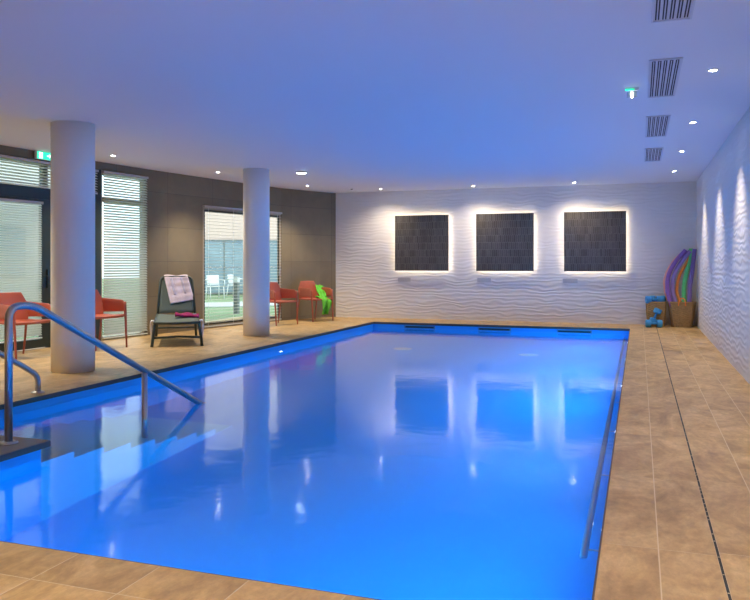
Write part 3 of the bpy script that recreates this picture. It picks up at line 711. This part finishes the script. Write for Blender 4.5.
# ------------------------------------------------------------------ outside
def pd(px, t, z=0):                               # bearing px (from the photo), distance t
    s = (px - 375) / 758; a = math.radians(19.2025)
    return Vector((-math.sin(a) * t + math.cos(a) * s * t, math.cos(a) * t + math.sin(a) * s * t, z))
tag(obj('lawn', bxs((-45, -8.62, -20, 50, -.12, -.02), (-8.62, -7.6, YF + .3, 50, -.12, -.02)), M['lawn']), 'pale green lawn seen through the windows', 'lawn', kind='structure')
A, B = pd(150, 22), pd(330, 24); n = (B - A).normalized().cross(Vector((0, 0, 1))) * 1.0
bm = extrude_poly([A - n * 1.2 + Vector((0, 0, -.015)), B - n * 1.2 + Vector((0, 0, -.015)), B + n * 1.2 + Vector((0, 0, -.015)), A + n * 1.2 + Vector((0, 0, -.015))], (0, 0, .012))
tag(obj('path', bm, M['path']), 'pale gravel path crossing the lawn outside', 'path', kind='structure')
def building(p0, p1, h, thick, m, label, wins, soff=None):
    d = (p1 - p0); rz_ = math.atan2(d.y, d.x); L = d.length
    t = thing('building', label, 'building', p0, rz_)
    obj('wall', bxs((0, L, 0, thick, 0, h)), M[m], t)
    for (a, b, z0, z1) in wins:
        f = obj('window', bxs((a, b, -.06, -.001, z0, z1)), M['ext_frame'], t)
        obj('window_glass', bxs((a + .06, (a + b) / 2 - .03, -.07, -.06, z0 + .06, z1 - .06), ((a + b) / 2 + .03, b - .06, -.07, -.06, z0 + .06, z1 - .06)), M['ext_glass'], f)
    return t
building(pd(150, 30), pd(420, 30), 7.5, 4, 'render_pink', 'pinkish building with curtained glazing beyond the lawn', [(1.9 + 2.25 * k, 4.0 + 2.25 * k, .0, 2.15) for k in range(0, 3)])
building(Vector((-15.2, 3.5, -.02)), Vector((-15.2, 17.5, -.02)), 7.5, 4, 'render_white', 'white rendered building facing the glass door', [(2 + 3 * k, 3.2 + 3 * k, .9, 2.2) for k in range(4)]).rotation_euler = (0, 0, PI / 2)
def garden_chair(label, loc, rz_):
    t = thing('garden_chair', label, 'chair', loc, rz_, group='white garden chairs outside')
    obj('seat', sheet(lambda u, v: ((u - .5) * .46, -.22 + .44 * v, .45 - .02 * math.sin(PI * v)), 4, 6, .02), M['white_plastic'], t, True)
    obj('backrest', sheet(lambda u, v: ((u - .5) * .46, .22 + .06 * v - .04 * (2 * u - 1) ** 2, .48 + .34 * v), 8, 4, .015), M['white_plastic'], t, True)
    for s in (-1, 1):
        obj('armrest', tb(rounded([(s * .26, -.22, .44), (s * .27, -.22, .65), (s * .26, .22, .67)], .06), .018, 8), M['white_plastic'], t, True)
        obj('leg', tb([(s * .25, -.24, 0), (s * .24, -.2, .45)], .02, 8), M['white_plastic'], t, True); obj('leg', tb([(s * .24, .26, 0), (s * .22, .2, .46)], .02, 8), M['white_plastic'], t, True)
    return t
g1 = garden_chair('white garden chair outside on the terrace, seen through the open blind', pd(215, 26.5, -.02), .9)
dup(g1, pd(236, 28.2, -.02), 1.6, 'farther white garden chair outside, beside the bollard')
bo = thing('bollard_light', 'slim grey bollard standing on the gravel path outside', 'bollard', pd(236.5, 18.8, -.02))
obj('post', bxs((-.055, .055, -.055, .055, 0, .78)), M['ext_frame'], bo); obj('lamp_head', bxs((-.06, .06, -.06, .06, .78, .90)), M['white_plastic'], bo)

# ------------------------------------------------------------------ world
W = bpy.data.worlds.new('overcast'); bpy.context.scene.world = W; W.use_nodes = True
bg = W.node_tree.nodes['Background']
bg.inputs[0].default_value = (.82, .91, 1, 1); bg.inputs[1].default_value = 2.5

# ------------------------------------------------------------------ camera
cam = bpy.data.cameras.new('camera'); co = bpy.data.objects.new('camera', cam); C.objects.link(co)
co.location = (0, 0, 1.25); co.rotation_euler = (PI / 2, 0, math.radians(19.2025))
cam.sensor_width = 36; cam.lens = 36 * 758 / 750; cam.shift_y = -37.5 / 750; cam.clip_start = .05
sc = bpy.context.scene; sc.camera = co
sc.view_settings.view_transform = 'Standard'; sc.view_settings.look = 'None'; sc.view_settings.gamma = 1; sc.view_settings.exposure = .38
sc.cycles.use_denoising = True
sc.cycles.max_bounces = 12; sc.cycles.diffuse_bounces = 5; sc.cycles.transmission_bounces = 8; sc.cycles.transparent_max_bounces = 16
sc.cycles.sample_clamp_indirect = 8; sc.cycles.caustics_refractive = True; sc.cycles.caustics_reflective = False
